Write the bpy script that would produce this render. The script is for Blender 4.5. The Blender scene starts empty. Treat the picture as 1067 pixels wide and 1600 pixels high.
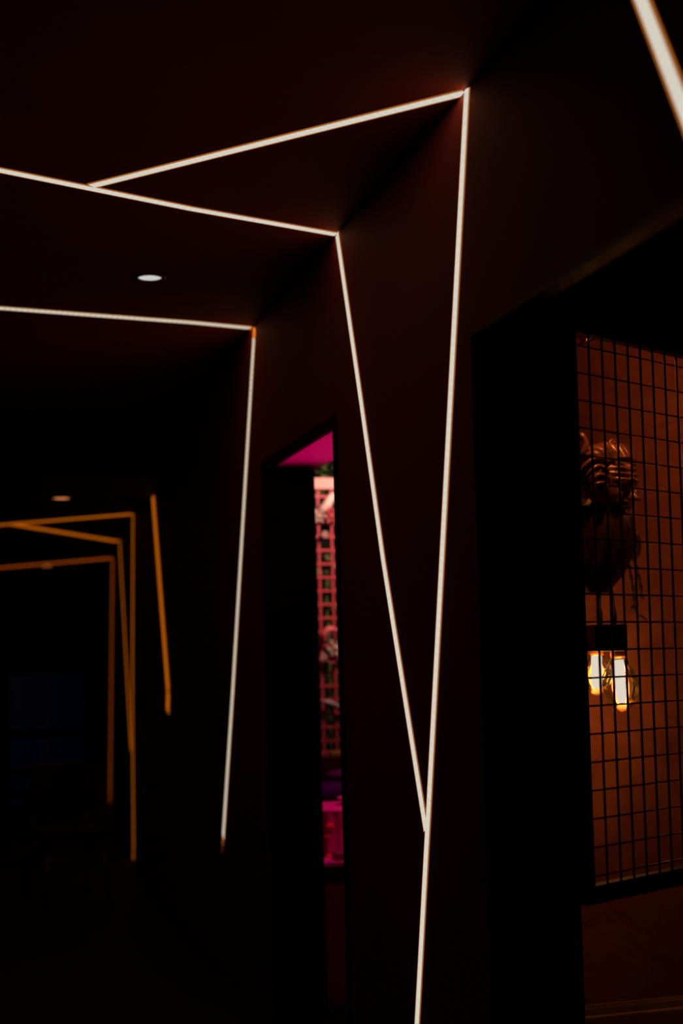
import bpy, bmesh, math, random
from mathutils import Vector, Matrix
random.seed(7)
S = bpy.context.scene
COL = S.collection

# ------------------------------------------------------------------ camera
CAM = Vector((0, 0, 1.5))
FPX, CX, CY = 2222.0, 533.5, 912.0
YAW, PITCH, ROLL = math.radians(15.7935), math.radians(3.1604), math.radians(-1.5038)
FW = Vector((math.sin(YAW)*math.cos(PITCH), math.cos(YAW)*math.cos(PITCH), math.sin(PITCH)))
RT0 = Vector((math.cos(YAW), -math.sin(YAW), 0)); UP0 = RT0.cross(FW)
RT = RT0*math.cos(ROLL) + UP0*math.sin(ROLL)
UP = UP0*math.cos(ROLL) - RT0*math.sin(ROLL)
cd = bpy.data.cameras.new('camera'); cam = bpy.data.objects.new('camera', cd); COL.objects.link(cam)
m = Matrix((RT, UP, -FW)).transposed().to_4x4(); m.translation = CAM
cam.matrix_world = m
cd.sensor_fit = 'HORIZONTAL'; cd.sensor_width = 24.0; cd.lens = FPX/1067*24.0
cd.shift_y = (CY-800)/1067
cd.clip_start = 0.05
cd.dof.use_dof = True; cd.dof.focus_distance = 4.3; cd.dof.aperture_fstop = 1.7
S.camera = cam

# ------------------------------------------------------------------ world, exposure
w = bpy.data.worlds.new('night'); S.world = w; w.use_nodes = True
bg = w.node_tree.nodes['Background']; bg.inputs[0].default_value = (0.05, 0.22, 1.0, 1); bg.inputs[1].default_value = 0.0035
S.view_settings.view_transform = 'Standard'; S.view_settings.look = 'None'
S.view_settings.exposure = 0.0; S.view_settings.gamma = 1.0
S.view_settings.use_curve_mapping = False

# strength knobs
STRIP_LIGHT = 2.8        # radiance of the strips' own light
BULB_W = 2.8

# ------------------------------------------------------------------ helpers
def ray(px, py):
    return FW + RT*((px-CX)/FPX) - UP*((py-CY)/FPX)
def on_x(px, py, x):
    d = ray(px, py); return CAM + d*((x-CAM.x)/d.x)
def on_y(px, py, y):
    d = ray(px, py); return CAM + d*((y-CAM.y)/d.y)
def on_z(px, py, z):
    d = ray(px, py); return CAM + d*((z-CAM.z)/d.z)
def on_plane(px, py, p, n):
    d = ray(px, py); return CAM + d*((p-CAM).dot(n)/d.dot(n))

def mat(name, col, rough=0.6, metal=0.0, spec=0.5, noise=0.0, nscale=8.0, bump=0.0, bscale=40.0, emit=None, estr=0.0):
    M = bpy.data.materials.new(name); M.use_nodes = True
    nt = M.node_tree; b = nt.nodes['Principled BSDF']
    b.inputs['Base Color'].default_value = (*col, 1); b.inputs['Roughness'].default_value = rough
    b.inputs['Metallic'].default_value = metal; b.inputs['Specular IOR Level'].default_value = spec
    if noise or bump:
        tc = nt.nodes.new('ShaderNodeTexCoord')
    if noise:
        n = nt.nodes.new('ShaderNodeTexNoise'); n.inputs['Scale'].default_value = nscale; n.inputs['Detail'].default_value = 6
        r = nt.nodes.new('ShaderNodeValToRGB')
        r.color_ramp.elements[0].position = 0.3; r.color_ramp.elements[1].position = 0.7
        r.color_ramp.elements[0].color = (*[c*(1-noise) for c in col], 1)
        r.color_ramp.elements[1].color = (*[min(1, c*(1+noise)) for c in col], 1)
        nt.links.new(tc.outputs['Object'], n.inputs['Vector']); nt.links.new(n.outputs['Fac'], r.inputs[0])
        nt.links.new(r.outputs[0], b.inputs['Base Color'])
    if bump:
        n2 = nt.nodes.new('ShaderNodeTexNoise'); n2.inputs['Scale'].default_value = bscale; n2.inputs['Detail'].default_value = 4
        bp = nt.nodes.new('ShaderNodeBump'); bp.inputs['Strength'].default_value = bump; bp.inputs['Distance'].default_value = 0.01
        nt.links.new(tc.outputs['Object'], n2.inputs['Vector']); nt.links.new(n2.outputs['Fac'], bp.inputs['Height'])
        nt.links.new(bp.outputs[0], b.inputs['Normal'])
    if emit:
        b.inputs['Emission Color'].default_value = (*emit, 1); b.inputs['Emission Strength'].default_value = estr
    return M

def emis(name, col, strength, bead=0.0):
    M = bpy.data.materials.new(name); M.use_nodes = True; nt = M.node_tree
    nt.nodes.remove(nt.nodes['Principled BSDF'])
    e = nt.nodes.new('ShaderNodeEmission'); e.inputs[0].default_value = (*col, 1); e.inputs[1].default_value = strength
    nt.links.new(e.outputs[0], nt.nodes['Material Output'].inputs[0])
    if bead:   # the row of diodes behind the diffuser
        tc = nt.nodes.new('ShaderNodeTexCoord'); sx = nt.nodes.new('ShaderNodeSeparateXYZ')
        mu = nt.nodes.new('ShaderNodeMath'); mu.operation = 'MULTIPLY'; mu.inputs[1].default_value = 2*math.pi/0.024
        si = nt.nodes.new('ShaderNodeMath'); si.operation = 'SINE'
        ma = nt.nodes.new('ShaderNodeMath'); ma.operation = 'MULTIPLY_ADD'; ma.inputs[1].default_value = strength*bead; ma.inputs[2].default_value = strength
        nt.links.new(tc.outputs['Object'], sx.inputs[0]); nt.links.new(sx.outputs[0], mu.inputs[0])
        nt.links.new(mu.outputs[0], si.inputs[0]); nt.links.new(si.outputs[0], ma.inputs[0]); nt.links.new(ma.outputs[0], e.inputs[1])
    return M

def obj(name, bm, material, parent=None, smooth=False):
    me = bpy.data.meshes.new(name); bm.normal_update(); bm.to_mesh(me); bm.free()
    if smooth:
        for p in me.polygons: p.use_smooth = True
    me.materials.append(material)
    o = bpy.data.objects.new(name, me); COL.objects.link(o)
    if parent: o.parent = parent
    return o
def share(name, src, parent, loc=(0, 0, 0), rot=None):
    o = bpy.data.objects.new(name, src.data); COL.objects.link(o); o.parent = parent; o.location = loc
    if rot: o.rotation_euler = rot
    return o
def tag(o, label, cat, group=None, kind=None):
    o['label'] = label; o['category'] = cat
    if group: o['group'] = group
    if kind: o['kind'] = kind
    return o
def thing(name, label, cat, loc=(0, 0, 0), rotz=0, group=None, kind=None):
    o = bpy.data.objects.new(name, None); COL.objects.link(o)
    o.empty_display_size = 0.05; o.location = loc; o.rotation_euler = (0, 0, rotz)
    return tag(o, label, cat, group, kind)

def box(bm, x0, x1, y0, y1, z0, z1):
    v = [bm.verts.new(p) for p in [(x0,y0,z0),(x1,y0,z0),(x1,y1,z0),(x0,y1,z0),(x0,y0,z1),(x1,y0,z1),(x1,y1,z1),(x0,y1,z1)]]
    for f in [(0,3,2,1),(4,5,6,7),(0,1,5,4),(1,2,6,5),(2,3,7,6),(3,0,4,7)]: bm.faces.new([v[i] for i in f])
    return bm
def bx(*a):
    return box(bmesh.new(), *a)
def bevel(bm, w, seg=2):
    bmesh.ops.bevel(bm, geom=list(bm.edges), offset=w, segments=seg, affect='EDGES', profile=0.5); return bm
def tube(bm, pts, rad, n=10, closed_ends=True):
    """swept tube through pts, rad a number or a list"""
    pts = [Vector(p) for p in pts]
    if not isinstance(rad, (list, tuple)): rad = [rad]*len(pts)
    rings = []; prev = None
    for i, p in enumerate(pts):
        t = (pts[min(i+1, len(pts)-1)] - pts[max(i-1, 0)]).normalized()
        if prev is None:
            a = Vector((0, 0, 1)) if abs(t.z) < 0.9 else Vector((1, 0, 0)); u = t.cross(a).normalized()
        else:
            u = (prev - t*prev.dot(t)).normalized()
        prev = u; v = t.cross(u)
        rings.append([bm.verts.new(p + (u*math.cos(2*math.pi*k/n) + v*math.sin(2*math.pi*k/n))*rad[i]) for k in range(n)])
    for a, b in zip(rings, rings[1:]):
        for k in range(n): bm.faces.new((a[k], a[(k+1) % n], b[(k+1) % n], b[k]))
    if closed_ends:
        bm.faces.new(rings[0][::-1]); bm.faces.new(rings[-1])
    return bm
def lathe(bm, prof, n=32, c=(0, 0, 0)):
    rings = []
    for r, z in prof:
        if r < 1e-6: rings.append([bm.verts.new((c[0], c[1], c[2]+z))])
        else: rings.append([bm.verts.new((c[0]+r*math.cos(2*math.pi*k/n), c[1]+r*math.sin(2*math.pi*k/n), c[2]+z)) for k in range(n)])
    for a, b in zip(rings, rings[1:]):
        for k in range(n):
            q = []
            for w_ in (a[k % len(a)], a[(k+1) % len(a)], b[(k+1) % len(b)], b[k % len(b)]):
                if w_ not in q: q.append(w_)
            if len(q) > 2: bm.faces.new(q)
    bmesh.ops.recalc_face_normals(bm, faces=bm.faces)
    return bm
def ico(bm, c, r, sub=2, scale=(1, 1, 1)):
    mx = Matrix.Translation(c) @ Matrix.Diagonal((*[r*s for s in scale], 1))
    bmesh.ops.create_icosphere(bm, subdivisions=sub, radius=1, matrix=mx); return bm
def area_light(name, loc, normal, along, sx, sy, power, col, parent=None):
    l = bpy.data.lights.new(name, 'AREA'); l.shape = 'RECTANGLE'; l.size = sx; l.size_y = sy; l.energy = power; l.color = col
    o = bpy.data.objects.new(name, l); COL.objects.link(o)
    z = -Vector(normal).normalized(); x = Vector(along).normalized(); y = z.cross(x)
    M = Matrix((x, y, z)).transposed().to_4x4(); M.translation = loc
    if parent: o.parent = parent
    o.matrix_world = M if not parent else M
    if parent: o.matrix_parent_inverse = Matrix.Translation(parent.location).inverted()
    return o
def point_light(name, loc, power, col, rad, parent=None):
    l = bpy.data.lights.new(name, 'POINT'); l.energy = power; l.color = col; l.shadow_soft_size = rad
    o = bpy.data.objects.new(name, l); COL.objects.link(o); o.location = loc
    if parent: o.parent = parent
    return o

# ------------------------------------------------------------------ materials
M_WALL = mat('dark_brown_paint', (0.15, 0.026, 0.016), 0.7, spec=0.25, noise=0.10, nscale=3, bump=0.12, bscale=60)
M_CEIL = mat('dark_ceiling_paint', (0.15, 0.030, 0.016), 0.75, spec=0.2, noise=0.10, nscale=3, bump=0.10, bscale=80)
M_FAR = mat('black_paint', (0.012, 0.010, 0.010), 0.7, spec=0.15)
M_FLOOR = mat('dark_floor', (0.010, 0.008, 0.007), 0.6, spec=0.2, noise=0.3, nscale=5)
M_BLACK = mat('black_metal', (0.008, 0.007, 0.007), 0.45, spec=0.4)
M_FRAME = mat('black_frame_paint', (0.006, 0.005, 0.005), 0.5, spec=0.25)
M_MESH = mat('black_wire', (0.14, 0.10, 0.06), 0.25, metal=1.0)
M_GLINT_WIRE = mat('glinting_wire', (0.40, 0.27, 0.14), 0.36, metal=1.0)  # golder than the vertical wires: lamp glints put into the colour
M_RAD = mat('radiator_enamel', (0.40, 0.27, 0.18), 0.35)
M_VOID = mat('radiator_inside', (0.01, 0.008, 0.007), 0.8)

def plaster():
    M = mat('terracotta_plaster', (0.42, 0.15, 0.07), 0.7, spec=0.3)
    nt = M.node_tree; b = nt.nodes['Principled BSDF']; L = nt.links.new
    tc = nt.nodes.new('ShaderNodeTexCoord')
    n = nt.nodes.new('ShaderNodeTexNoise'); n.inputs['Scale'].default_value = 4; n.inputs['Detail'].default_value = 9; n.inputs['Distortion'].default_value = 1.2
    r = nt.nodes.new('ShaderNodeValToRGB'); r.color_ramp.elements[0].position = 0.32; r.color_ramp.elements[1].position = 0.68
    r.color_ramp.elements[0].color = (0.30, 0.100, 0.046, 1); r.color_ramp.elements[1].color = (0.46, 0.175, 0.08, 1)
    v = nt.nodes.new('ShaderNodeTexVoronoi'); v.feature = 'DISTANCE_TO_EDGE'; v.inputs['Scale'].default_value = 3.1
    mp = nt.nodes.new('ShaderNodeMapping'); mp.inputs['Scale'].default_value = (1.0, 1.0, 0.7); mp.inputs['Rotation'].default_value = (0, 0.7, 0)
    nd = nt.nodes.new('ShaderNodeTexNoise'); nd.inputs['Scale'].default_value = 5; nd.inputs['Detail'].default_value = 2
    ad = nt.nodes.new('ShaderNodeMixRGB'); ad.blend_type = 'ADD'; ad.inputs[0].default_value = 0.10
    L(tc.outputs['Object'], mp.inputs[0]); L(mp.outputs[0], ad.inputs[1]); L(tc.outputs['Object'], nd.inputs['Vector']); L(nd.outputs['Color'], ad.inputs[2]); L(ad.outputs[0], v.inputs['Vector'])
    cr = nt.nodes.new('ShaderNodeValToRGB'); cr.color_ramp.elements[0].position = 0.0; cr.color_ramp.elements[1].position = 0.010
    cr.color_ramp.elements[0].color = (0.62, 0.58, 0.58, 1); cr.color_ramp.elements[1].color = (1, 1, 1, 1)
    mk = nt.nodes.new('ShaderNodeTexNoise'); mk.inputs['Scale'].default_value = 2.2
    mr = nt.nodes.new('ShaderNodeValToRGB'); mr.color_ramp.elements[0].position = 0.47; mr.color_ramp.elements[1].position = 0.56
    mx = nt.nodes.new('ShaderNodeMixRGB'); mx.blend_type = 'MULTIPLY'
    L(tc.outputs['Object'], n.inputs['Vector']); L(n.outputs['Fac'], r.inputs[0]); L(v.outputs['Distance'], cr.inputs[0])
    L(tc.outputs['Object'], mk.inputs['Vector']); L(mk.outputs['Fac'], mr.inputs[0]); L(mr.outputs[0], mx.inputs[0])
    L(r.outputs[0], mx.inputs[1]); L(cr.outputs[0], mx.inputs[2]); L(mx.outputs[0], b.inputs['Base Color'])
    bp = nt.nodes.new('ShaderNodeBump'); bp.inputs['Strength'].default_value = 0.35; bp.inputs['Distance'].default_value = 0.02
    L(n.outputs['Fac'], bp.inputs['Height']); L(bp.outputs[0], b.inputs['Normal'])
    return M
M_PLASTER = plaster()

# ------------------------------------------------------------------ setting
WX = 1.35          # face of the corridor's right wall
ZC = 3.0           # ceiling
ZF = 2.616         # lower ceiling at the far end
HEAD = 2.355       # door heads
BIG0, BIG1 = 1.45, 3.464        # wide opening
D0, D1 = 4.775, 5.99            # narrow doorway (rough opening)
YB = 4.62          # plaster wall behind the mesh
def struct(name, bm, m, label, cat):
    o = obj(name, bm, m); return tag(o, label, cat, kind='structure')

struct('floor', bx(-1.6, 4.4, -2.2, 16.4, -0.1, 0), M_FLOOR, 'dark floor running through the corridor and side rooms', 'floor')
struct('ceiling', bx(-1.6, 4.4, -2.2, 8.3, ZC, ZC+0.1), M_CEIL, 'dark brown ceiling with light strips set into it', 'ceiling')
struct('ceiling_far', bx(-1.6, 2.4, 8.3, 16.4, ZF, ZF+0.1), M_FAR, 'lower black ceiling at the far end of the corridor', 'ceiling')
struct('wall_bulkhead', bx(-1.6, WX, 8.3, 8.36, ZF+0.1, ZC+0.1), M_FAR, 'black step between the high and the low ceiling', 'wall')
bm = bmesh.new()
box(bm, WX, WX+0.22, -2.2, BIG0, 0, ZC)                       # near pier
box(bm, WX, WX+0.035, BIG0, BIG1, HEAD, ZC)                   # panel over the wide opening
box(bm, WX, WX+0.26, BIG1, YB+0.005, 0, ZC)                   # pier between the openings
box(bm, WX, WX+0.215, YB+0.005, D0, 0, ZC)
box(bm, WX, WX+0.215, D0, D1, HEAD+0.02, ZC)                  # over the doorway
box(bm, WX, WX+0.215, D1, 10.12, 0, ZC)
struct('wall_right', bm, M_WALL, 'dark brown right wall with zigzag light strips and two openings', 'wall')
# far wall flares outwards by a few degrees
FP = Vector((1.35, 10.12, 0)); FD = Vector((0.0762, 1, 0)).normalized(); FN = Vector((-FD.y, FD.x, 0))
bm = bmesh.new()
a = FP; b_ = FP + FD*6.3; off = -FN*0.2
vs = [bm.verts.new(p) for p in (a, b_, b_+off, a+off)] + [bm.verts.new(p+Vector((0, 0, ZF+0.1))) for p in (a, b_, b_+off, a+off)]
for f in [(0,1,2,3),(7,6,5,4),(0,4,5,1),(1,5,6,2),(2,6,7,3),(3,7,4,0)]: bm.faces.new([vs[i] for i in f])
bmesh.ops.recalc_face_normals(bm, faces=bm.faces)
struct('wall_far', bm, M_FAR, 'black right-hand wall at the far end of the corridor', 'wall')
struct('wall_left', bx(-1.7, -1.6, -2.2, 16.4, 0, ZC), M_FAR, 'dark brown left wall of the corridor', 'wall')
struct('wall_back', bx(-1.6, 4.4, -2.3, -2.2, 0, ZC), M_WALL, 'dark brown wall closing the corridor behind the viewer', 'wall')
# side room behind the wide opening
struct('wall_plaster', bx(WX+0.26, 4.3, YB, YB+0.12, 0, ZC), M_PLASTER, 'rough terracotta plaster wall behind the wire mesh', 'wall')
struct('wall_side', bx(4.3, 4.4, -2.2, 8.5, 0, ZC), M_PLASTER, 'plaster wall on the far right of the side rooms', 'wall')
# the angled screen: solid upper panel carrying the mesh
MA = Vector((1.66, 3.49, 0)); MD = Vector((0.889, 0.457, 0)).normalized(); MN = Vector((MD.y, -MD.x, 0))   # MN faces the camera
MROT = math.atan2(MD.y, MD.x)
o = struct('wall_screen', bx(-0.012, 1.30, -0.0125, 0.0125, 2.455, ZC), M_WALL, 'dark panel hanging from the ceiling above the wire mesh', 'wall')
o.location = MA; o.rotation_euler = (0, 0, MROT)
# pink room
M_PINKWALL = mat('dark_red_paint', (0.16, 0.02, 0.025), 0.6, spec=0.3, noise=0.15, nscale=4)
M_DARKGREEN = mat('dark_green_paint', (0.010, 0.016, 0.010), 0.8, spec=0.15)
struct('wall_garden', bx(WX+0.215, 4.3, 8.2, 8.3, 0, ZC), M_DARKGREEN, 'dark wall behind the pink lattice and leaves', 'wall')
# door frame of the narrow doorway
fr = thing('door_1', 'black frame lining the narrow doorway to the pink room', 'door frame', (WX, 0, 0), kind='structure')
FT = 0.045
obj('jamb', bx(-0.006, 0.215, D0, D0+FT, 0, HEAD+0.02-FT), M_FRAME, fr)
obj('jamb', bx(-0.006, 0.222, D1-FT, D1, 0, HEAD+0.02-FT), M_FRAME, fr)
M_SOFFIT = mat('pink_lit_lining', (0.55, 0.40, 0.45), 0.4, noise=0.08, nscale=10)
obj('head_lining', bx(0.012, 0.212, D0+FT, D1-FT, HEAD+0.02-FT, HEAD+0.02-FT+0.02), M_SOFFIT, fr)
obj('head', bx(-0.006, 0.012, D0, D1, HEAD+0.02-FT-0.002, HEAD+0.02), M_FRAME, fr)
# thin trim along the edge of the wide opening
tr = struct('trim_1', bx(WX-0.004, WX+0.04, BIG0, BIG1, HEAD-0.012, HEAD), M_FRAME, 'thin black edge under the panel over the wide opening', 'trim')
# end wall and its window: three stacked panes
EW = 16.2
wx0, wx1 = on_y(15, 1170, EW).x, on_y(136, 1170, EW).x
rows = [(on_y(75, b, EW).z, on_y(75, a, EW).z) for a, b in ((1052, 1141), (1151, 1237), (1247, 1302))]
bm = bmesh.new()
box(bm, -1.6, wx0, EW, EW+0.15, 0, ZF+0.1); box(bm, wx1, 2.4, EW, EW+0.15, 0, ZF+0.1)
box(bm, wx0, wx1, EW, EW+0.15, rows[0][1], ZF+0.1); box(bm, wx0, wx1, EW, EW+0.15, 0, max(rows[2][0], 0.0))
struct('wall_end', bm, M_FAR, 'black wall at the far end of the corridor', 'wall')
M_GLASS = bpy.data.materials.new('window_glass'); M_GLASS.use_nodes = True
nt = M_GLASS.node_tree; nt.nodes.remove(nt.nodes['Principled BSDF'])
t = nt.nodes.new('ShaderNodeBsdfTransparent'); t.inputs[0].default_value = (0.7, 0.75, 0.8, 1)
g = nt.nodes.new('ShaderNodeBsdfGlossy'); g.inputs['Roughness'].default_value = 0.08
mx = nt.nodes.new('ShaderNodeMixShader'); mx.inputs[0].default_value = 0.015
nt.links.new(t.outputs[0], mx.inputs[1]); nt.links.new(g.outputs[0], mx.inputs[2]); nt.links.new(mx.outputs[0], nt.nodes['Material Output'].inputs[0])
wn = thing('window_1', 'dark blue window of three stacked panes in the far end wall', 'window', (wx0, EW, 0), kind='structure')
for z0, z1 in rows:
    obj('pane', bx(0.0, wx1-wx0, 0.06, 0.07, max(z0, 0), z1), M_GLASS, wn)
for (z0, _), (_, z1) in zip(rows, rows[1:]):
    obj('glazing_bar', bx(0, wx1-wx0, 0.03, 0.1, z1, z0), M_FRAME, wn)

# ------------------------------------------------------------------ light strips
M_CORE = emis('warm_white_diffuser', (0.66, 0.615, 0.52), 1.0, bead=0.03)
M_CORE_FADE = emis('beaded_warm_white_diffuser', (0.64, 0.57, 0.43), 1.0, bead=0.14)
M_HALO = emis('orange_halation_edge', (0.34, 0.10, 0.012), 1.0)  # halation beside the strips, painted in as glowing orange edges
M_TAIL = emis('orange_strip_tail', (0.20, 0.05, 0.006), 1.0)
M_TAIL2 = emis('dim_strip_tail', (0.05, 0.008, 0.001), 1.0)
M_BEND = emis('orange_corner_piece', (0.85, 0.20, 0.012), 1.0)
M_AMBER = emis('amber_diffuser', (1.0, 0.21, 0.003), 0.44)
M_AMBER2 = emis('dim_amber_diffuser', (1.0, 0.16, 0.003), 0.38)
STRIP_COL = (1.0, 0.23, 0.05)
def strip_segment(parent, p0, p1, nrm, width, core, halo=M_HALO, halo_w=0.008, light=True, ext0=0.0, ext1=0.0, power=1.0):
    p0 = Vector(p0); p1 = Vector(p1); nrm = Vector(nrm).normalized()
    d = (p1-p0); L = d.length; d.normalize(); p0 = p0 - d*ext0; L += ext0+ext1
    side = nrm.cross(d)
    R = Matrix((d, side, nrm)).transposed().to_4x4(); R.translation = p0
    inv = Matrix.Translation(-parent.location)
    def put(name, bm, m):
        o = obj(name, bm, m, parent); o.matrix_basis = inv @ R; return o
    if halo: put('halation_edge', bx(0, L, -width/2-halo_w, width/2+halo_w, -0.008, 0.0012), halo)
    put('diffuser', bx(0.001, L-0.001, -width/2, width/2, -0.006, 0.0025), core)
    if light and STRIP_LIGHT > 0:
        mid = p0 + d*(L/2) + nrm*0.006
        area_light('strip_light', mid - parent.location, nrm, d, L, width, power*STRIP_LIGHT*math.pi*width*L, STRIP_COL, None).parent = parent
def strip(name, label, runs, width, core, halo=M_HALO, group=None, light=True, halo_w=0.008, power=1.0, tail=None):
    """runs: list of (points, normal)"""
    base = Vector(runs[0][0][0])
    t = thing(name, label, 'light strip', base, group=group)
    for pts, nrm in runs:
        for p, q in zip(pts, pts[1:]):
            strip_segment(t, p, q, nrm, width, core, halo, halo_w, light, power=power)
    for p, q, nn, mm, wf in tail or []: strip_segment(t, p, q, nn, width*wf, mm, None, light=False)
    return t
DN = (0, 0, -1); LF = (-1, 0, 0)
G1 = 'zigzag light strips on the ceiling and wall'
zc = lambda x, y: on_z(x, y, ZC)
wr = lambda x, y: on_x(x, y, WX)
def reach(p, q, x=-1.58):      # carry the run q -> p on to the left wall
    return p + (p-q)*((x-p.x)/(p.x-q.x))
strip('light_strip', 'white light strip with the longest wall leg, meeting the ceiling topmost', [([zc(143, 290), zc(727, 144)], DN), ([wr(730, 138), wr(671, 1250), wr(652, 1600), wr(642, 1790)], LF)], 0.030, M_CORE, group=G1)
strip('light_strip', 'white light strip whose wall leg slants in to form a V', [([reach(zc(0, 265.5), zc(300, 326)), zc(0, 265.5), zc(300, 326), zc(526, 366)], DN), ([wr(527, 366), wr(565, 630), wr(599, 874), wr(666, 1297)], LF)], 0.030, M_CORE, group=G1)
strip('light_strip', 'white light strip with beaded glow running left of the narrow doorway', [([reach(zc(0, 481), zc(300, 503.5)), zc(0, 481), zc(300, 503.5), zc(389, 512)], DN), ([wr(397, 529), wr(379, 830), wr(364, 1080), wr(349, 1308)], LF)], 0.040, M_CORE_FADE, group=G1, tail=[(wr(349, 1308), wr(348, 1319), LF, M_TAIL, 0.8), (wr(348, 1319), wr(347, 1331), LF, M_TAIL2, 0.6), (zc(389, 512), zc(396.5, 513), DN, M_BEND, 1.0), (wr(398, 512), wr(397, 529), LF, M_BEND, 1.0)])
strip('light_strip', 'short stretch of white light strip above the wide opening', [([wr(915, -230), wr(1003, 0), wr(1067, 165), wr(1098, 245)], LF)], 0.034, M_CORE, group=G1, halo_w=0.010)
G2 = 'amber light strips at the far end'
zf = lambda x, y: on_z(x, y, ZF)
fw_ = lambda x, y: on_plane(x, y, FP, FN)
strip('amber_strip', 'amber light strip framing the far end, tallest of the group', [([reach(zf(0, 820), zf(207, 803), -1.45), zf(0, 820), zf(207, 803)], DN), ([fw_(208, 802), fw_(207, 1090), fw_(209, 1329)], FN), ([fw_(208.5, 1333), fw_(208.5, 1343)], FN)], 0.09, M_AMBER, None, G2, light=False)
strip('amber_strip', 'amber light strip slanting down between its two far neighbours', [([zf(25, 820), zf(185, 846)], DN), ([fw_(187, 848), fw_(205, 1170)], FN)], 0.09, M_AMBER, None, G2, light=False)
strip('amber_strip', 'dim amber light strip, lowest and innermost at the far end', [([zf(0, 887).lerp(zf(174, 872), -0.04), zf(0, 887), zf(174, 872)], DN), ([fw_(176, 873), fw_(172, 1250)], FN)], 0.11, M_AMBER2, None, G2, light=False)
strip('amber_strip', 'single amber strip slanting down the wall beside the far frames', [([wr(239, 774), wr(263, 1080), wr(262, 1112)], LF)], 0.10, M_AMBER, None, G2, light=False)

# ------------------------------------------------------------------ recessed downlights
M_DISC = emis('downlight_disc', (0.60, 0.58, 0.56), 1.0)
M_DISC_A = emis('amber_downlight_disc', (1.0, 0.30, 0.09), 1.1)
M_RIM = mat('downlight_rim', (0.10, 0.035, 0.025), 0.4, metal=0.3)
def downlight(label, p, r, disc, power=0.0):
    t = thing('downlight', label, 'downlight', p, group='recessed ceiling downlights')
    bm = lathe(bmesh.new(), [(r*0.98, 0.0), (r*1.05, -0.006), (r*1.42, -0.006), (r*1.48, 0.0)], 40); obj('rim', bm, M_RIM, t, True)
    bm = lathe(bmesh.new(), [(0, -0.0015), (r, -0.0015), (r, 0.0)], 40); obj('lamp_disc', bm, disc, t)
    if power:
        l = bpy.data.lights.new('downlight_beam', 'SPOT'); l.energy = power; l.spot_size = 1.2; l.color = (1, 0.75, 0.5); l.shadow_soft_size = 0.03
        o = bpy.data.objects.new('downlight_beam', l); COL.objects.link(o); o.parent = t; o.location = (0, 0, -0.03)
downlight('bright white round downlight in the near ceiling', on_z(234, 433, ZC), 0.044, M_DISC)
downlight('small amber downlight above the far light strips', on_z(96, 778, ZF), 0.055, M_DISC_A)
downlight('small amber downlight overlapping the lowest far strip', on_z(74, 884, ZF), 0.060, M_DISC_A)

# ------------------------------------------------------------------ wire mesh screen
t = thing('wire_mesh_screen', 'black framed wire mesh screen in front of the plaster wall', 'mesh screen', MA, MROT)
ZB, ZT = 0.893, 2.374        # inner edges of the frame
SL = 1.26
obj('bottom_rail', bevel(bx(-0.052, SL+0.04, -0.018, 0.018, ZB-0.048, ZB), 0.003), M_FRAME, t)
obj('top_rail', bevel(bx(-0.052, SL+0.04, -0.018, 0.018, ZT, ZT+0.08), 0.003), M_FRAME, t)
obj('stile', bevel(bx(-0.052, -0.013, -0.018, 0.018, ZB, ZT), 0.003), M_FRAME, t)
obj('stile', bevel(bx(SL, SL+0.04, -0.018, 0.018, ZB, ZT), 0.003), M_FRAME, t)
src = obj('vertical_bar', tube(bmesh.new(), [(0, 0, ZB-0.01), (0, 0, ZT+0.01)], 0.0034, 8), M_MESH, t, True)
src.location = (-0.004, -0.004, 0)
for k in range(1, 22): share('vertical_bar', src, t, (-0.004+0.06*k, -0.004, 0))
src = obj('horizontal_bar', tube(bmesh.new(), [(-0.02, 0, 0), (SL+0.01, 0, 0)], 0.0026, 8), M_GLINT_WIRE, t, True)
src.location = (0, 0.002, 2.3428)
for k in range(1, 20): share('horizontal_bar', src, t, (0, 0.002, 2.3428-0.0752*k))
obj('hanger', bx(-0.052, -0.012, -0.014, 0.014, ZT+0.08, ZC), M_FRAME, t)
obj('hanger', bx(SL+0.0, SL+0.04, -0.014, 0.014, ZT+0.08, ZC), M_FRAME, t)

# ------------------------------------------------------------------ radiator
RX0, RX1 = 1.70, 3.5
t = thing('radiator', 'low panel radiator with slatted top grille under the plaster wall', 'radiator', ((RX0+RX1)/2, 4.55, 0))
RL = (RX1-RX0)/2
obj('back_panel', bevel(bx(-RL, RL, 0.011, 0.03, 0.05, 0.297), 0.003), M_RAD, t)
obj('front_panel', bevel(bx(-RL, RL, -0.066, -0.046, 0.05, 0.280), 0.006, 3), M_RAD, t)
obj('inside', bx(-RL+0.01, RL-0.01, -0.04, 0.008, 0.07, 0.25), M_VOID, t)
bm = bx(-RL, RL, -0.050, -0.044, 0.284, 0.302); obj('top_lip', bm, M_RAD, t)
bm = bmesh.new(); n = int(2*RL/0.0145)
for k in range(n):
    x = -RL + 0.008 + k*0.0145
    v = [bm.verts.new(q) for q in [(x, 0.010, 0.301), (x+0.004, 0.010, 0.301), (x+0.011, -0.043, 0.301), (x+0.007, -0.043, 0.301), (x, 0.010, 0.293), (x+0.004, 0.010, 0.293), (x+0.011, -0.043, 0.293), (x+0.007, -0.043, 0.293)]]
    for f in [(3,2,1,0),(4,5,6,7),(0,1,5,4),(1,2,6,5),(2,3,7,6),(3,0,4,7)]: bm.faces.new([v[i] for i in f])
o = obj('grille', bm, M_RAD, t); o['kind'] = 'stuff'
for x in (-RL+0.2, RL-0.2):
    obj('foot', bx(x-0.02, x+0.02, -0.03, 0.03, 0, 0.06), M_RAD, t)

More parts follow.
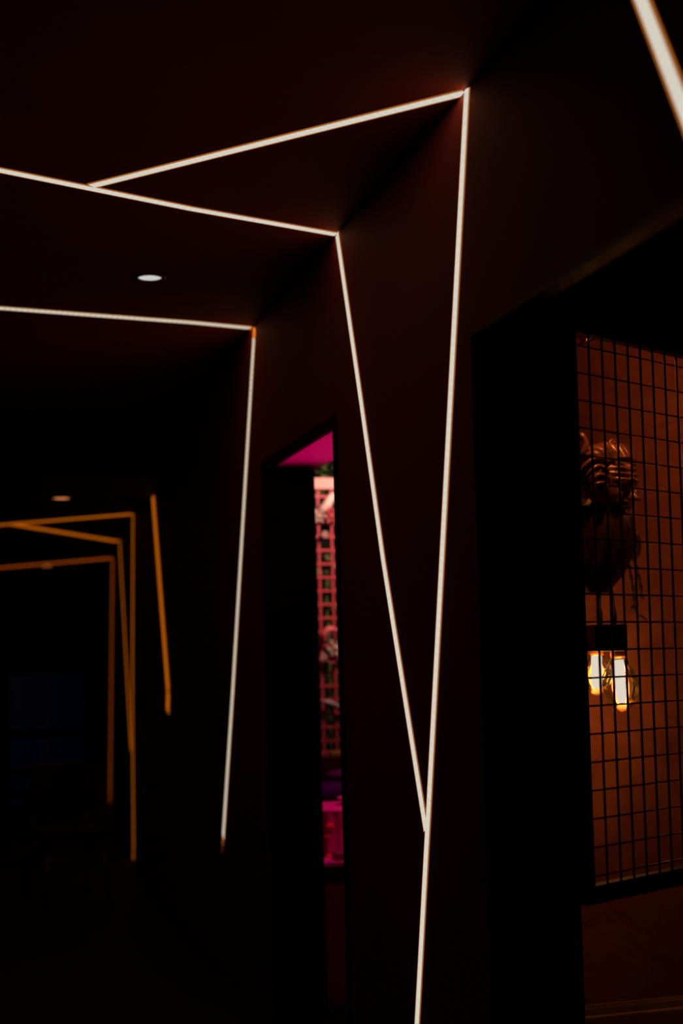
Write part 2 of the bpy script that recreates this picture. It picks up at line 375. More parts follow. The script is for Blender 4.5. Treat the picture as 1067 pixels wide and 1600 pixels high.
# ------------------------------------------------------------------ carved head on the plaster wall
M_BRONZE = mat('dark_bronze', (0.26, 0.10, 0.05), 0.34, metal=0.25, noise=0.45, nscale=30, bump=0.25, bscale=60)
M_DARKCORD = mat('dark_cord', (0.03, 0.016, 0.01), 0.6)
YH = 4.38
HC = on_y(946, 762, YH)                       # centre of the skull
PXM = (on_y(1000, 762, YH).x - on_y(900, 762, YH).x)/100     # metres per pixel at that depth
t = thing('carved_head', 'dark bearded carved head with furrowed brow behind the mesh', 'sculpture', HC)
def H(px, py, dy=0.0):
    return on_y(px, py, YH+dy) - HC
# face: ball shaped by bumps; local frame with +F looking out of the face
az, el = math.radians(-70), math.radians(-14)
FF = Vector((math.cos(el)*math.cos(az), math.cos(el)*math.sin(az), math.sin(el)))
FR = FF.cross(Vector((0, 0, 1))).normalized(); FU = FR.cross(FF)
bm = bmesh.new(); NU, NV = 120, 90
R0 = 50*PXM
bumps = [  # x (right of face), y (up), width x, width y, height  (unit head radius)
    (-0.30, 0.28, 0.22, 0.055, 0.13), (0.30, 0.28, 0.22, 0.055, 0.13), (0, 0.30, 0.10, 0.05, 0.09),     # brows
    (-0.32, 0.42, 0.28, 0.032, 0.11), (0.32, 0.42, 0.28, 0.032, 0.11), (-0.32, 0.55, 0.26, 0.032, 0.10), (0.32, 0.55, 0.26, 0.032, 0.10), (-0.34, 0.67, 0.24, 0.03, 0.08), (0.34, 0.67, 0.24, 0.03, 0.08),
    (-0.28, 0.14, 0.12, 0.07, -0.16), (0.28, 0.14, 0.12, 0.07, -0.16), (-0.28, 0.14, 0.085, 0.05, 0.12), (0.28, 0.14, 0.085, 0.05, 0.12),   # sockets, eyes
    (0, 0.10, 0.075, 0.20, 0.16), (0, -0.10, 0.10, 0.09, 0.42), (-0.12, -0.13, 0.06, 0.05, 0.12), (0.12, -0.13, 0.06, 0.05, 0.12),         # nose
    (-0.42, -0.10, 0.16, 0.13, 0.10), (0.42, -0.10, 0.16, 0.13, 0.10),                                                                     # cheeks
    (0, -0.33, 0.20, 0.035, 0.12), (0, -0.40, 0.22, 0.022, -0.08), (0, -0.47, 0.17, 0.04, 0.13), (0, -0.70, 0.20, 0.12, 0.14)]              # lips, chin
grid = []
for j in range(NV+1):
    th = math.pi*j/NV; row = []
    for i in range(NU):
        ph = 2*math.pi*i/NU
        d = Vector((math.sin(th)*math.sin(ph), math.cos(th), math.sin(th)*math.cos(ph)))     # x right, y up, z forward
        r = 1.0
        if d.z > 0:
            for bx0, by0, sx, sy, h in bumps:
                r += h*math.exp(-((d.x-bx0)/sx)**2 - ((d.y-by0)/sy)**2)
        p = Vector((d.x*r*0.80, d.y*r*1.12, d.z*r*0.95))*R0
        row.append(bm.verts.new(FR*p.x + FU*p.y + FF*p.z))
    grid.append(row)
for a, b in zip(grid, grid[1:]):
    for i in range(NU):
        bm.faces.new((a[i], a[(i+1) % NU], b[(i+1) % NU], b[i]))
bmesh.ops.remove_doubles(bm, verts=bm.verts, dist=1e-6)
bmesh.ops.recalc_face_normals(bm, faces=bm.faces)
obj('face', bm, M_BRONZE, t, True)
# swept-back hair locks over the crown
def lock(pts, r0, r1, name='hair_lock', m=M_BRONZE):
    P = [Vector(p) for p in pts]; out = []
    for k in range(len(P)-1):
        a = P[max(k-1, 0)]; b = P[k]; c = P[k+1]; d = P[min(k+2, len(P)-1)]
        for s in range(6):
            u = s/6
            out.append(0.5*((2*b)+(c-a)*u+(2*a-5*b+4*c-d)*u*u+(3*b-a-3*c+d)*u**3))
    out.append(P[-1]); n = len(out)
    rad = [r0+(r1-r0)*(i/(n-1)) for i in range(n)]
    rad[-1] *= 0.5
    return obj(name, tube(bmesh.new(), out, rad, 10), m, t, True)
for k in range(9):
    a = -1.15 + 2.3*k/8
    st = FR*(math.sin(a)*0.62*R0) + FU*(0.86*R0*math.cos(a*0.7)) + FF*(0.62*R0*math.cos(a))
    mid = FR*(math.sin(a)*0.80*R0) + FU*(1.20*R0*math.cos(a*0.6)) + FF*(0.15*R0)
    en = FR*(math.sin(a)*0.95*R0) + FU*(0.95*R0*math.cos(a*0.8)) - FF*(0.55*R0)
    lo = FR*(math.sin(a)*1.0*R0) + FU*(0.2*R0) - FF*(0.8*R0)
    lock([st, mid, en, lo], 0.016, 0.012)
# waves of hair sweeping over the temple, and the ridge down the forehead
for pts in ([(904, 748), (914, 728), (930, 717), (946, 720), (953, 730)], [(908, 758), (920, 739), (934, 729), (948, 734), (956, 746)], [(913, 766), (925, 750), (938, 742), (950, 748), (959, 760)], [(920, 772), (931, 759), (942, 754), (952, 760)]):
    n_ = len(pts); lock([H(x, y, -0.055-0.05*math.sin(math.pi*(i+0.5)/n_)) for i, (x, y) in enumerate(pts)], 0.011, 0.007)
lock([H(947, 694, -0.075), H(955, 710, -0.09), H(963, 726, -0.098), H(970, 742, -0.10)], 0.012, 0.008, 'forehead_ridge')
# scrolled ornament on the crown
c = H(957, 695, -0.05); pts = []
for k in range(20):
    aa = k*0.42; rr = 0.018 - 0.0007*k
    pts.append(c + Vector((math.cos(aa)*rr, -0.002*k*0.3, math.sin(aa)*rr)))
obj('crown_scroll', tube(bmesh.new(), pts, [0.006]*20, 8), M_BRONZE, t, True)
# left temple curl
lock([H(902, 690), H(908, 680, -0.04), H(915, 694, -0.05), H(909, 712, -0.04), H(903, 722)], 0.012, 0.008, 'temple_curl')
# beard: a tapering mass with ridged strands
bm = bmesh.new()
prof = [(768, 938, 10, -0.01), (778, 937, 24, -0.01), (792, 936, 36, -0.01), (808, 938, 43, -0.01), (826, 940, 46, -0.01), (850, 942, 47, -0.02), (876, 938, 42, -0.02), (898, 930, 40, -0.02), (915, 926, 30, -0.01), (927, 926, 24, -0.01)]
rings = []
for py, px, hw, dy in prof:
    c = H(px, py, dy)
    rd = [1 + 0.06*math.cos(2*math.pi*k*13/96 + py*0.035) + 0.025*math.cos(2*math.pi*k*29/96 - py*0.06) for k in range(96)]
    rings.append([bm.verts.new(c + Vector((math.cos(2*math.pi*k/96)*hw*PXM*rd[k], math.sin(2*math.pi*k/96)*hw*PXM*0.75*rd[k], 0))) for k in range(96)])
for a, b in zip(rings, rings[1:]):
    for k in range(96): bm.faces.new((a[k], a[(k+1) % 96], b[(k+1) % 96], b[k]))
bm.faces.new(rings[0]); bm.faces.new(rings[-1][::-1])
bmesh.ops.recalc_face_normals(bm, faces=bm.faces)
obj('beard', bm, mat('shaded_bronze', (0.06, 0.024, 0.014), 0.42, metal=0.2, noise=0.3, nscale=30), t, True)  # shade above the lamp holder painted into the beard as darker bronze
# ears and side ornament
for px, py, dy, sx, sz in ((905, 792, 0.0, 0.016, 0.030), (992, 850, 0.0, 0.022, 0.052)):
    bm = ico(bmesh.new(), H(px, py, dy), 1.0, 3, (sx, 0.022, sz)); obj('ear', bm, M_BRONZE, t, True)
# dangling braids
def braid(pts, r):
    P = [H(*p) for p in pts]; bm = bmesh.new()
    out = []
    for p, q in zip(P, P[1:]):
        n = max(2, int((q-p).length/0.008))
        out += [p.lerp(q, i/n) for i in range(n)]
    out.append(P[-1])
    tube(bm, out, [r*(0.75+0.35*math.sin(i*1.5)) for i in range(len(out))], 8)
    obj('braid', bm, M_DARKCORD, t, True)
braid([(978, 866), (984, 890), (989, 920), (991, 948), (993, 958), (1002, 964), (1011, 969)], 0.0065)
braid([(988, 868), (996, 893), (1001, 915), (1003, 936)], 0.0065)
braid([(991, 945), (986, 953)], 0.005)
# bracket that carries it on the wall
obj('wall_bracket', tube(bmesh.new(), [(0, 0.05, 0), (0, YB-HC.y, 0)], 0.018, 12), M_BLACK, t, True)

# ------------------------------------------------------------------ twin bulb lamp
def amber_glass():
    M = bpy.data.materials.new('amber_glass'); M.use_nodes = True; nt = M.node_tree; nt.nodes.remove(nt.nodes['Principled BSDF'])
    t_ = nt.nodes.new('ShaderNodeBsdfTransparent'); t_.inputs[0].default_value = (0.97, 0.88, 0.70, 1)
    g_ = nt.nodes.new('ShaderNodeBsdfGlossy'); g_.inputs['Roughness'].default_value = 0.05; g_.inputs['Color'].default_value = (1.0, 0.80, 0.45, 1)
    d_ = nt.nodes.new('ShaderNodeBsdfTranslucent'); d_.inputs[0].default_value = (0.95, 0.62, 0.22, 1)
    f_ = nt.nodes.new('ShaderNodeFresnel'); f_.inputs[0].default_value = 1.5
    w_ = nt.nodes.new('ShaderNodeLayerWeight'); w_.inputs[0].default_value = 0.35
    q_ = nt.nodes.new('ShaderNodeMath'); q_.operation = 'POWER'; q_.inputs[1].default_value = 2.5
    k_ = nt.nodes.new('ShaderNodeMath'); k_.operation = 'MULTIPLY'; k_.inputs[1].default_value = 0.05
    m1 = nt.nodes.new('ShaderNodeMixShader'); mx_ = nt.nodes.new('ShaderNodeMixShader'); L = nt.links.new
    L(w_.outputs['Facing'], q_.inputs[0]); L(q_.outputs[0], k_.inputs[0]); L(k_.outputs[0], m1.inputs[0])
    L(t_.outputs[0], m1.inputs[1]); L(d_.outputs[0], m1.inputs[2])
    L(f_.outputs[0], mx_.inputs[0]); L(m1.outputs[0], mx_.inputs[1]); L(g_.outputs[0], mx_.inputs[2]); L(mx_.outputs[0], nt.nodes['Material Output'].inputs[0])
    return M
M_AMBERGLASS = amber_glass()
M_FIL = emis('glowing_filament', (0.80, 0.78, 0.80), 1.0)
M_CAP = mat('brass_cap', (0.65, 0.28, 0.08), 0.35, metal=0.8)
M_STEM = mat('glass_stem', (0.8, 0.6, 0.35), 0.2, emit=(0.9, 0.5, 0.16), estr=0.10)
BULB_COL = (1.0, 0.40, 0.10)
def bulb(t, top, height, r, power, axis_tilt=(0, 0), col=None):
    """top: where the glass leaves the socket, in the lamp's frame"""
    prof = [(0.0, -1.0), (0.16, -0.992), (0.40, -0.955), (0.66, -0.87), (0.88, -0.74), (0.99, -0.60), (1.0, -0.50), (0.94, -0.39), (0.78, -0.27), (0.56, -0.16), (0.43, -0.08), (0.40, 0.0)]
    g = obj('bulb', lathe(bmesh.new(), [(a*r, z*height) for a, z in prof], 40), M_AMBERGLASS, t, True)
    g.location = top; g.rotation_euler = (axis_tilt[0], axis_tilt[1], 0)
    obj('cap', lathe(bmesh.new(), [(0, 0.03), (0.34*r, 0.03), (0.41*r, 0.012), (0.42*r, -0.012), (0.36*r, -0.018), (0, -0.018)], 32), M_CAP, g, True)
    h0, h1 = -0.13*height, -0.84*height
    for k in range(8):
        a = 2*math.pi*k/8
        x, y = math.cos(a), math.sin(a)
        obj('filament', tube(bmesh.new(), [(0.011*x, 0.011*y, h0), (0.0135*x, 0.0135*y, h0*1.12), (0.0135*x, 0.0135*y, h1*0.86), (0.006*x, 0.006*y, h1)], 0.0055, 8), M_FIL, g, True)
    obj('stem', lathe(bmesh.new(), [(0, -0.03), (0.012, -0.03), (0.006, -0.05), (0.004, h1), (0.014, h1-0.006), (0.017, h1-0.016), (0.009, h1-0.024), (0, h1-0.026)], 16), M_STEM, g, True)
    point_light('bulb_light', (0, 0, -0.5*height), power, col or BULB_COL, 0.034, g)
SB = on_y(947, 1018, 4.28)
t = thing('twin_bulb_lamp', 'hanging lamp with two glowing amber bulbs under a black holder', 'lamp', SB)
hw = 0.071
obj('holder', bevel(bx(-0.069, 0.048, -0.065, 0.055, 0.0, 0.088), 0.006), M_FRAME, t)
p1 = on_y(932, 1016, 4.31) - SB; p2 = on_y(965, 1020, 4.262) - SB
bulb(t, p1, 0.148, 0.056, BULB_W, (0, 0.04))
bulb(t, p2, 0.195, 0.062, BULB_W, (0, -0.05))
for px0, px1 in ((937, 936), (953, 958)):
    a = on_y(px0, 900, 4.34) - SB; b = on_y(px1, 948, 4.30) - SB; c = on_y(px1+1, 973, 4.28) - SB
    obj('cable', tube(bmesh.new(), [a, b, b.lerp(c, .3), b.lerp(c, .7), c + Vector((0, 0, -0.01))], [0.006, 0.006, 0.010, 0.011, 0.008], 10), M_DARKCORD, t, True)

# a second bulb lamp further right along the wall (just outside the picture, lights the upper plaster)
P = Vector((2.78, 4.18, 2.46))
t = thing('pendant_bulb_lamp', 'single amber bulb hanging beside the mesh, beyond the right picture edge', 'lamp', P)
obj('holder', lathe(bmesh.new(), [(0, 0.10), (0.02, 0.10), (0.03, 0.08), (0.03, 0.0), (0, 0.0)], 24), M_FRAME, t, True)
bulb(t, Vector((0, 0, 0)), 0.18, 0.056, 4.4, col=(1.0, 0.27, 0.05))
obj('cable', tube(bmesh.new(), [(0, 0, 0.09), (0, 0, ZC-P.z)], 0.004, 8), M_DARKCORD, t, True)

# brass wall light above the head, half hidden by the top rail of the mesh
M_BRASS = mat('brass', (0.9, 0.42, 0.12), 0.28, metal=1.0)
c = on_y(932, 506, 4.15)
t = thing('brass_wall_light', 'small brass wall light above the carved head at the mesh top', 'wall light', c)
def B(px, py, y): return on_y(px, py, y) - c
obj('back_plate', bevel(bx(-0.05, 0.05, YB-c.y-0.012, YB-c.y, -0.02, 0.08), 0.003), M_BRASS, t)
obj('arm', tube(bmesh.new(), [(0, YB-c.y-0.01, 0.05), (0, 0.2, 0.07), (0, 0.05, 0.06), (0, 0, 0.03)], 0.007, 10), M_BRASS, t, True)
obj('shade', lathe(bmesh.new(), [(0.0, 0.045), (0.018, 0.045), (0.034, 0.012), (0.032, 0.010), (0.015, 0.04), (0, 0.04)], 28), M_BRASS, t, True)
obj('lamp_glow', ico(bmesh.new(), (0, 0, 0.022), 0.012, 2), emis('wall_light_bulb', (1, 0.5, 0.15), 1.2), t, True)
obj('scroll', tube(bmesh.new(), [B(905, 525, 4.3), B(911, 530, 4.27), B(915, 538, 4.26), B(917, 529, 4.26), B(924, 527, 4.26)], [0.004, 0.013, 0.006, 0.008, 0.006], 10), M_BRASS, t, True)
obj('finial', tube(bmesh.new(), [B(937, 527, 4.27), B(942, 529, 4.26), B(950, 532, 4.26), B(956, 534, 4.26)], [0.004, 0.008, 0.011, 0.005], 10), M_BRASS, t, True)
for q0, q1 in ((B(905, 525, 4.3), (-0.03, YB-c.y-0.01, 0.0)), (B(937, 527, 4.27), (0.03, YB-c.y-0.01, 0.0))):
    obj('stay', tube(bmesh.new(), [q0, q1], 0.003, 8), M_BLACK, t, True)
l = bpy.data.lights.new('wall_light_beam', 'SPOT'); l.energy = 5.5; l.spot_size = 1.1; l.spot_blend = 0.8; l.color = (1.0, 0.33, 0.07); l.shadow_soft_size = 0.012
o = bpy.data.objects.new('wall_light_beam', l); COL.objects.link(o); o.parent = t; o.location = (0, 0, 0.005)
point_light('wall_light_glow', (0, 0.0, 0.0), 0.16, (1.0, 0.40, 0.10), 0.012, t)
o.rotation_euler = (Vector((0.03, 0.13, -0.4))).to_track_quat('-Z', 'Y').to_euler()

# ------------------------------------------------------------------ pink room
M_LATT = mat('pink_lattice_paint', (0.50, 0.048, 0.065), 0.45, noise=0.06)
M_LATTOP = mat('pale_pink_rail_paint', (0.85, 0.40, 0.37), 0.45)
YL = 7.6
lx0, lz0 = on_y(498, 850, YL).x, 2.122
t = thing('pink_lattice', 'pink square lattice screen seen through the narrow doorway', 'lattice', (lx0, YL, 0))
LW = 12*0.0751
obj('top_rail', bevel(bx(-0.16, LW, -0.02, 0.02, 2.462, 2.525), 0.004), M_LATTOP, t)
obj('bottom_rail', bevel(bx(-0.16, LW, -0.02, 0.02, 0.985, 1.015), 0.004), M_LATT, t)
src = obj('upright', bx(-0.0065, 0.0065, -0.006, 0.006, 1.01, 2.465), M_LATT, t)
for k in range(-2, 12):
    if k: share('upright', src, t, (0.0751*k, 0, 0))
src = obj('crossbar', bx(-0.16, LW, -0.009, 0.003, -0.0065, 0.0065), M_LATT, t); src.location = (0, 0, lz0)
for k in range(-4, 15):
    if k: share('crossbar', src, t, (0, 0, lz0-0.0751*k))
for x in (-0.13, LW-0.03):
    obj('post', bx(x-0.015, x+0.015, 0.008, 0.03, 0, 2.465), M_LATT, t)

def leafmesh(L, W_, curl=0.3, fold=0.25, n=7):
    bm = bmesh.new(); rows_ = []
    for i in range(n+1):
        u = i/n; wd = W_*math.sin(math.pi*min(1, u*0.94+0.03))**0.8*0.5
        z = curl*L*math.sin(u*math.pi*0.5)**2*-1; x = L*u
        rows_.append([bm.verts.new((x, s*wd, z+abs(s)*wd*fold)) for s in (-1, -0.5, 0, 0.5, 1)])
    for a, b in zip(rows_, rows_[1:]):
        for k in range(4): bm.faces.new((a[k], b[k], b[k+1], a[k+1]))
    r = bmesh.ops.solidify(bm, geom=list(bm.faces), thickness=0.0012)
    return bm
M_LEAF = mat('leaf_green', (0.10, 0.20, 0.05), 0.4, noise=0.35, nscale=12)
M_LEAF2 = mat('leaf_pale_green', (0.30, 0.42, 0.16), 0.4, noise=0.3, nscale=12)
M_PALE = mat('pale_petal', (0.85, 0.72, 0.62), 0.5, noise=0.1)
M_ROSE = mat('rose_petal', (0.75, 0.16, 0.17), 0.5, noise=0.2)
def plant(label, spots, m, y, L=0.11, W_=0.06, group='leafy vines behind the lattice', name='leafy_vine'):
    base = Vector((on_y(*spots[0][:2], y).x, y, 0))
    t = thing(name, label, 'plant', base, group=group)
    pts = sorted([on_y(px, py, y) - base for px, py, *_ in spots], key=lambda v: v.z)
    tube_pts = [Vector((pts[0].x, 0, 0))] + [p + Vector((0, 0.02, 0)) for p in pts]
    obj('stem', tube(bmesh.new(), tube_pts, 0.004, 6), M_LEAF, t, True)
    src = None
    for px, py, rot, sc in spots:
        p = on_y(px, py, y) - base
        if src is None:
            src = obj('leaf', leafmesh(L, W_), m, t, True); o = src
        else: o = share('leaf', src, t)
        o.location = p; o.scale = (sc, sc, sc)
        o.rotation_euler = (math.pi/2 + random.uniform(-.5, .5), rot, random.uniform(-.4, .4))
plant('dark green leafy vine high behind the lattice top rail', [(500, 742, .6, 1.3), (512, 735, -.5, 1.2), (518, 745, 2.2, 1.2), (497, 728, 0.1, 1.2), (508, 720, 1.6, 1.1), (524, 726, -1.2, 1.2), (490, 738, 1.0, 1.2)], M_LEAF, 7.78)
plant('pale green leafy vine in the middle of the lattice', [(506, 872, .4, 1.1), (502, 878, -.4, 1.0), (514, 890, 2.4, 1.0), (511, 897, 1.2, 1.0), (521, 868, -1, .9), (520, 884, .2, .9), (505, 893, 3.0, 1.1)], M_LEAF2, 7.68)
plant('dark green leafy vine in the lower half of the lattice', [(504, 955, .4, 1.0), (515, 958, -.8, .9), (510, 915, 1.4, 1.1), (505, 1130, .5, .6), (509, 1150, -.9, .6), (515, 938, 2.8, 1), (519, 1100, 1.1, .9)], M_LEAF, 7.72)

def blossom(label, px, py, y, r, m, npet=6):
    c = on_y(px, py, y)
    t = thing('blossom', label, 'flower', c, group='blossoms woven into the lattice')
    src = None
    for k in range(npet):
        if src is None: src = obj('petal', leafmesh(r, r*0.7, -0.25, 0.4, 6), m, t, True); o = src
        else: o = share('petal', src, t)
        o.rotation_euler = (math.pi/2, k*2*math.pi/npet, 0.0)
    obj('flower_centre', ico(bmesh.new(), (0, -0.008, 0), r*0.22, 2), m, t, True)
    obj('stalk', tube(bmesh.new(), [(0, 0, 0), (0, YL-0.012-c.y, -0.01)], 0.003, 6), M_LEAF, t, True)
# pale arching ribbon across the upper cells
def ribbon(label, pts, m, rad):
    P = [on_y(*p) for p in pts]; c = P[0].copy()
    tt = thing('ribbon', label, 'ribbon', c)
    out = []
    for a, b in zip(P, P[1:]): out += [a.lerp(b, i/4) - c for i in range(4)]
    out.append(P[-1]-c); n = len(out)
    obj('ribbon_band', tube(bmesh.new(), out, [rad*(0.45+0.55*math.sin(math.pi*(i+1)/(n+1))) for i in range(n)], 10), m, tt, True)
ribbon('pale twisted ribbon slanting across the top lattice cells', [(496, 803, 7.57), (503, 797, 7.56), (511, 788, 7.55), (517, 778, 7.55), (526, 770, 7.57)], M_PALE, 0.026)
blossom('rosy blossom below the pale ribbon', 498, 806, 7.545, 0.045, M_PALE)
blossom('small pink round blossom in the third lattice cell', 508, 835, 7.56, 0.024, M_PALE)
blossom('red blossom beside the upper lattice uprights', 517, 806, 7.55, 0.05, M_ROSE)
ribbon('pink ribbon looped into an arch at mid lattice', [(507, 1002, 7.56), (506, 992, 7.55), (511, 985, 7.55), (519, 983, 7.55), (527, 986, 7.56)], M_ROSE, 0.020)
blossom('pale blossom under the pink ribbon arch', 524, 1012, 7.54, 0.055, M_PALE)
blossom('small peach blossom below the ribbon arch', 508, 1026, 7.55, 0.03, M_PALE)
blossom('flat rosy blossom left of the door edge at mid lattice', 518, 1029, 7.55, 0.035, M_ROSE)
ribbon('grey arching ribbon across the lower lattice', [(503, 1096, 7.56), (510, 1097, 7.55), (518, 1099, 7.55), (527, 1103, 7.55), (533, 1108, 7.56)], mat('grey_ribbon', (0.42, 0.38, 0.38), 0.5), 0.016)

# seating and tables below the lattice
M_PURPLE = mat('purple_fabric', (0.045, 0.012, 0.10), 0.8, noise=0.2)
M_LILAC = mat('lilac_fabric', (0.55, 0.45, 0.75), 0.8, noise=0.1)
M_MAG = mat('magenta_cloth', (0.75, 0.06, 0.30), 0.6, noise=0.25, nscale=14)
M_YEL = mat('yellow_card', (0.95, 0.62, 0.12), 0.5)
def top_at(px, py, y): return on_y(px, py, y)
bz = on_y(515, 1182, 7.35).z
t = thing('bench', 'dark red bench with high back under the lattice', 'bench', (2.4, 7.2, 0))
sz = on_y(515, 1236, 7.0).z
obj('backrest', bevel(bx(-0.6, 0.6, 0.15, 0.26, sz-0.05, bz), 0.01), M_PINKWALL, t)
obj('seat', bevel(bx(-0.6, 0.6, -0.22, 0.26, 0.0, sz-0.05), 0.01), M_PINKWALL, t)
p = on_y(526, 1190, 7.40)
o = obj('yellow_box', bevel(bx(-0.036, 0.10, -0.03, 0.03, 0, 0.024), 0.003), M_YEL); o.location = (p.x, 7.40, bz); tag(o, 'flat yellow box lying on the bench back', 'box')
o = obj('seat_cushion', bevel(bx(-0.35, 0.35, -0.21, 0.14, 0, 0.085), 0.03, 4), M_PURPLE, None, True); o.location = (2.15, 7.2, sz-0.05); tag(o, 'dark purple cushion on the red bench', 'cushion')
p = on_y(532, 1221, 7.22)
o = obj('pillow', ico(bmesh.new(), (0, 0, 0), 1, 3, (0.075, 0.05, 0.028)), M_LILAC, None, True); o.location = (p.x, 7.24, sz+0.063); tag(o, 'small lilac pillow on the purple cushion', 'pillow')
# pink cloth table
ty = 6.62; tz = on_y(515, 1262, ty-0.12).z
tx = on_y(500, 1262, ty).x + 0.06
t = thing('cloth_table', 'low table under a magenta cloth seen through the doorway', 'table', (tx, ty, 0))
bm = bmesh.new(); bm_top = lathe(bmesh.new(), [(0, 0), (0.16, 0), (0.175, -0.008), (0.175, -0.02), (0, -0.02)], 40, (0, 0, tz))
obj('table_top', bm_top, M_MAG, t, True)
rings = []
for z, k0 in ((tz-0.012, 0.176), (tz-0.12, 0.170), (0.45, 0.172)):
    rings.append([bm.verts.new(((k0+0.006*math.cos(k*math.pi*0.5))*math.cos(2*math.pi*k/64), (k0+0.006*math.cos(k*math.pi*0.5))*math.sin(2*math.pi*k/64), z)) for k in range(64)])
for a, b in zip(rings, rings[1:]):
    for k in range(64): bm.faces.new((a[k], b[k], b[(k+1) % 64], a[(k+1) % 64]))
obj('cloth', bm, M_MAG, t, True)
obj('pedestal', tube(bmesh.new(), [(0, 0, 0), (0, 0, tz-0.02)], 0.05, 16), M_BLACK, t, True)
for px, py, s in ((515, 1292, 0.022), (511, 1307, 0.016), (514, 1340, 0.022)):
    c = on_y(px, py, ty-0.165) - Vector((tx, ty, 0)); d = Vector((c.x, c.y, 0)).normalized()*0.176; c.x, c.y = d.x, d.y
    obj('rosette', ico(bmesh.new(), c, s, 2, (1, 0.4, 0.8)), mat('red_rosette', (0.9, 0.03, 0.04), 0.5), t, True)
o = obj('glass_dish', lathe(bmesh.new(), [(0, 0), (0.03, 0), (0.055, 0.035), (0.052, 0.036), (0.028, 0.006), (0, 0.006)], 28), mat('pink_dish', (0.8, 0.45, 0.45), 0.2), None, True)
p = on_y(531, 1252, ty); o.location = (tx+0.075, ty-0.02, tz); tag(o, 'small pale dish on the magenta cloth table', 'dish')
# low counter in front
cy = 6.25; cz = on_y(525, 1347, cy).z
t = thing('low_counter', 'low dark red counter nearest inside the narrow doorway', 'counter', (2.1, cy, 0))
obj('counter_top', bevel(bx(-0.5, 0.6, -0.0, 0.16, cz-0.022, cz), 0.004), M_MAG, t)
obj('counter_front', bx(-0.5, 0.6, 0.012, 0.14, 0, cz-0.022), M_PINKWALL, t)
p = on_y(532, 1326, cy+0.06)
o = obj('stacked_tray', bevel(bx(-0.03, 0.09, -0.04, 0.04, 0, 0.035), 0.008), mat('dark_tray', (0.25, 0.1, 0.1), 0.3)); o.location = (p.x, cy+0.07, cz); tag(o, 'small dark tray on the low red counter', 'tray')

# lamps of the pink room
t = thing('wall_spotlight', 'black wall spotlight throwing magenta light across at the doorway head', 'spotlight', (4.3, 5.25, 1.32))
dn = (Vector((1.47, 5.28, 2.33)) - Vector((4.18, 5.25, 1.32))).normalized()
obj('mount', tube(bmesh.new(), [(0, 0, 0), (-0.02, 0, 0), (-0.12, 0, 0)], [0.045, 0.02, 0.012], 16), M_BLACK, t, True)
obj('can', tube(bmesh.new(), [Vector((-0.12, 0, 0)) - dn*0.05, Vector((-0.12, 0, 0)) + dn*0.07], 0.045, 20), M_BLACK, t, True)
l = bpy.data.lights.new('magenta_beam', 'SPOT'); l.energy = 760; l.spot_size = 0.36; l.spot_blend = 0.9; l.color = (1.0, 0.0, 0.20); l.shadow_soft_size = 0.03
o = bpy.data.objects.new('magenta_beam', l); COL.objects.link(o); o.parent = t; o.location = Vector((-0.12, 0, 0)) + dn*0.085
o.rotation_euler = dn.to_track_quat('-Z', 'Y').to_euler()
t = thing('ceiling_spotlight', 'black ceiling spotlight aimed at the pink lattice', 'spotlight', (2.45, 6.5, ZC))
sp = Vector((2.06, 7.6, 2.15)) - Vector((2.45, 6.5, ZC-0.14))
obj('mount', lathe(bmesh.new(), [(0, 0), (0.04, 0), (0.04, -0.02), (0.01, -0.025), (0.01, -0.11), (0, -0.11)], 24), M_BLACK, t, True)
dn = sp.normalized()
obj('can', tube(bmesh.new(), [Vector((0, 0, -0.12)) - dn*0.06, Vector((0, 0, -0.12)) + dn*0.06], 0.04, 20), M_BLACK, t, True)
l = bpy.data.lights.new('spot_beam', 'SPOT'); l.energy = 100; l.spot_size = 1.3; l.spot_blend = 1.0; l.color = (1.0, 0.52, 0.42); l.shadow_soft_size = 0.03
o = bpy.data.objects.new('spot_beam', l); COL.objects.link(o); o.parent = t; o.location = Vector((0, 0, -0.12)) + dn*0.075
o.rotation_euler = dn.to_track_quat('-Z', 'Y').to_euler()
t = thing('ceiling_spotlight', 'added black ceiling spotlight throwing magenta light on the cloth table', 'spotlight', (2.35, 5.9, ZC))  # unseen lamp added to brighten the things below the lattice
obj('mount', lathe(bmesh.new(), [(0, 0), (0.04, 0), (0.04, -0.02), (0.01, -0.025), (0.01, -0.11), (0, -0.11)], 24), M_BLACK, t, True)
dn = (Vector((1.92, 6.6, 0.7)) - Vector((2.35, 5.9, ZC-0.14))).normalized()
obj('can', tube(bmesh.new(), [Vector((0, 0, -0.12)) - dn*0.06, Vector((0, 0, -0.12)) + dn*0.06], 0.04, 20), M_BLACK, t, True)
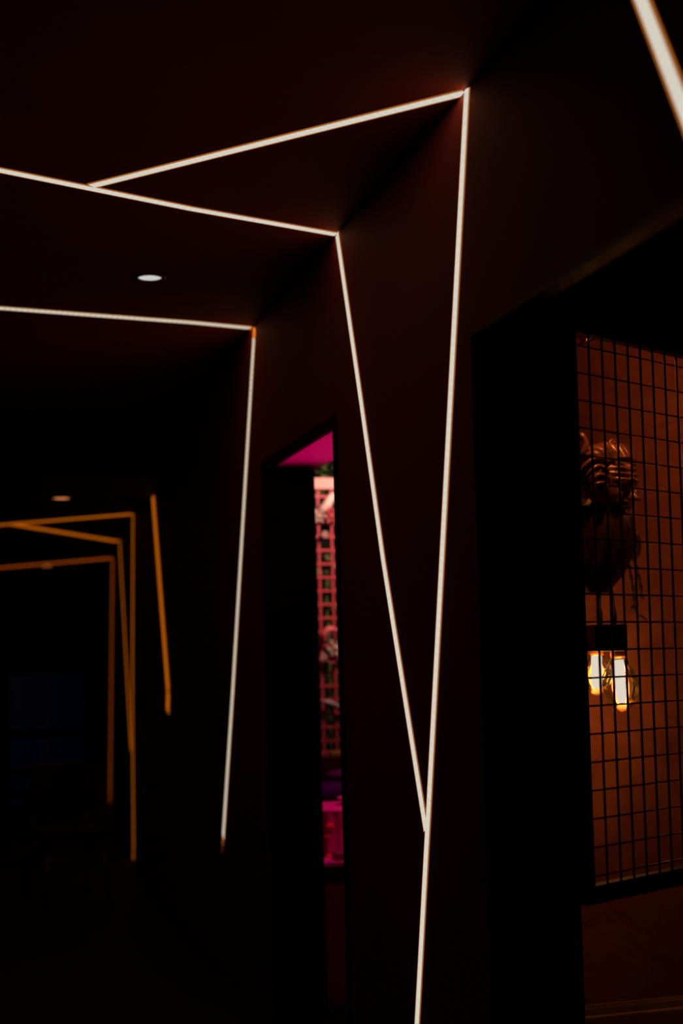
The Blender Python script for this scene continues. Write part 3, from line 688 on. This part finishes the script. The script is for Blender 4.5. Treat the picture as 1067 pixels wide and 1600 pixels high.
l = bpy.data.lights.new('magenta_beam', 'SPOT'); l.energy = 90; l.spot_size = 0.62; l.spot_blend = 1.0; l.color = (1.0, 0.05, 0.38); l.shadow_soft_size = 0.03
o = bpy.data.objects.new('magenta_beam', l); COL.objects.link(o); o.parent = t; o.location = Vector((0, 0, -0.12)) + dn*0.075
o.rotation_euler = dn.to_track_quat('-Z', 'Y').to_euler()

# ------------------------------------------------------------------ far end furniture (almost lost in the dark)
M_CHAIR = mat('dark_leather', (0.012, 0.010, 0.009), 0.5)
M_LEG = mat('dark_steel_leg', (0.30, 0.24, 0.20), 0.25, metal=1.0)
def chair(label, p, rz):
    t = thing('dining_chair', label, 'chair', p, rz, 'dark chairs at the far end')
    obj('seat', bevel(bx(-0.21, 0.21, -0.21, 0.21, 0.42, 0.47), 0.012), M_CHAIR, t)
    obj('backrest', bevel(bx(-0.20, 0.20, 0.18, 0.215, 0.55, 0.88), 0.012), M_CHAIR, t)
    for x in (-0.18, 0.18):
        obj('leg', tube(bmesh.new(), [(x*1.12, -0.21, 0), (x, -0.17, 0.42)], 0.011, 8), M_LEG, t, True)
        obj('leg', tube(bmesh.new(), [(x*1.12, 0.25, 0), (x, 0.19, 0.42), (x, 0.20, 0.86)], 0.011, 8), M_LEG, t, True)
    return t
p = on_z(182, 1405, 0); chair('dark chair with steel legs under the innermost amber strip', (p.x-0.30, p.y+0.05, 0), 0.2)
p = on_z(40, 1410, 0); chair('dark chair with steel legs at the left edge of the far end', (p.x-0.42, p.y+0.1, 0), -0.3)
p = on_z(118, 1372, 0)
t = thing('cafe_table', 'dark pedestal table between the two far chairs', 'table', (p.x-0.15, p.y+0.9, 0))
obj('table_top', lathe(bmesh.new(), [(0, 0.74), (0.30, 0.74), (0.305, 0.72), (0.30, 0.71), (0, 0.71)], 36), M_CHAIR, t, True)
obj('pedestal', tube(bmesh.new(), [(0, 0, 0.02), (0, 0, 0.71)], 0.03, 14), M_BLACK, t, True)
obj('base', lathe(bmesh.new(), [(0, 0.025), (0.18, 0.02), (0.2, 0.0), (0, 0)], 30), M_BLACK, t, True)
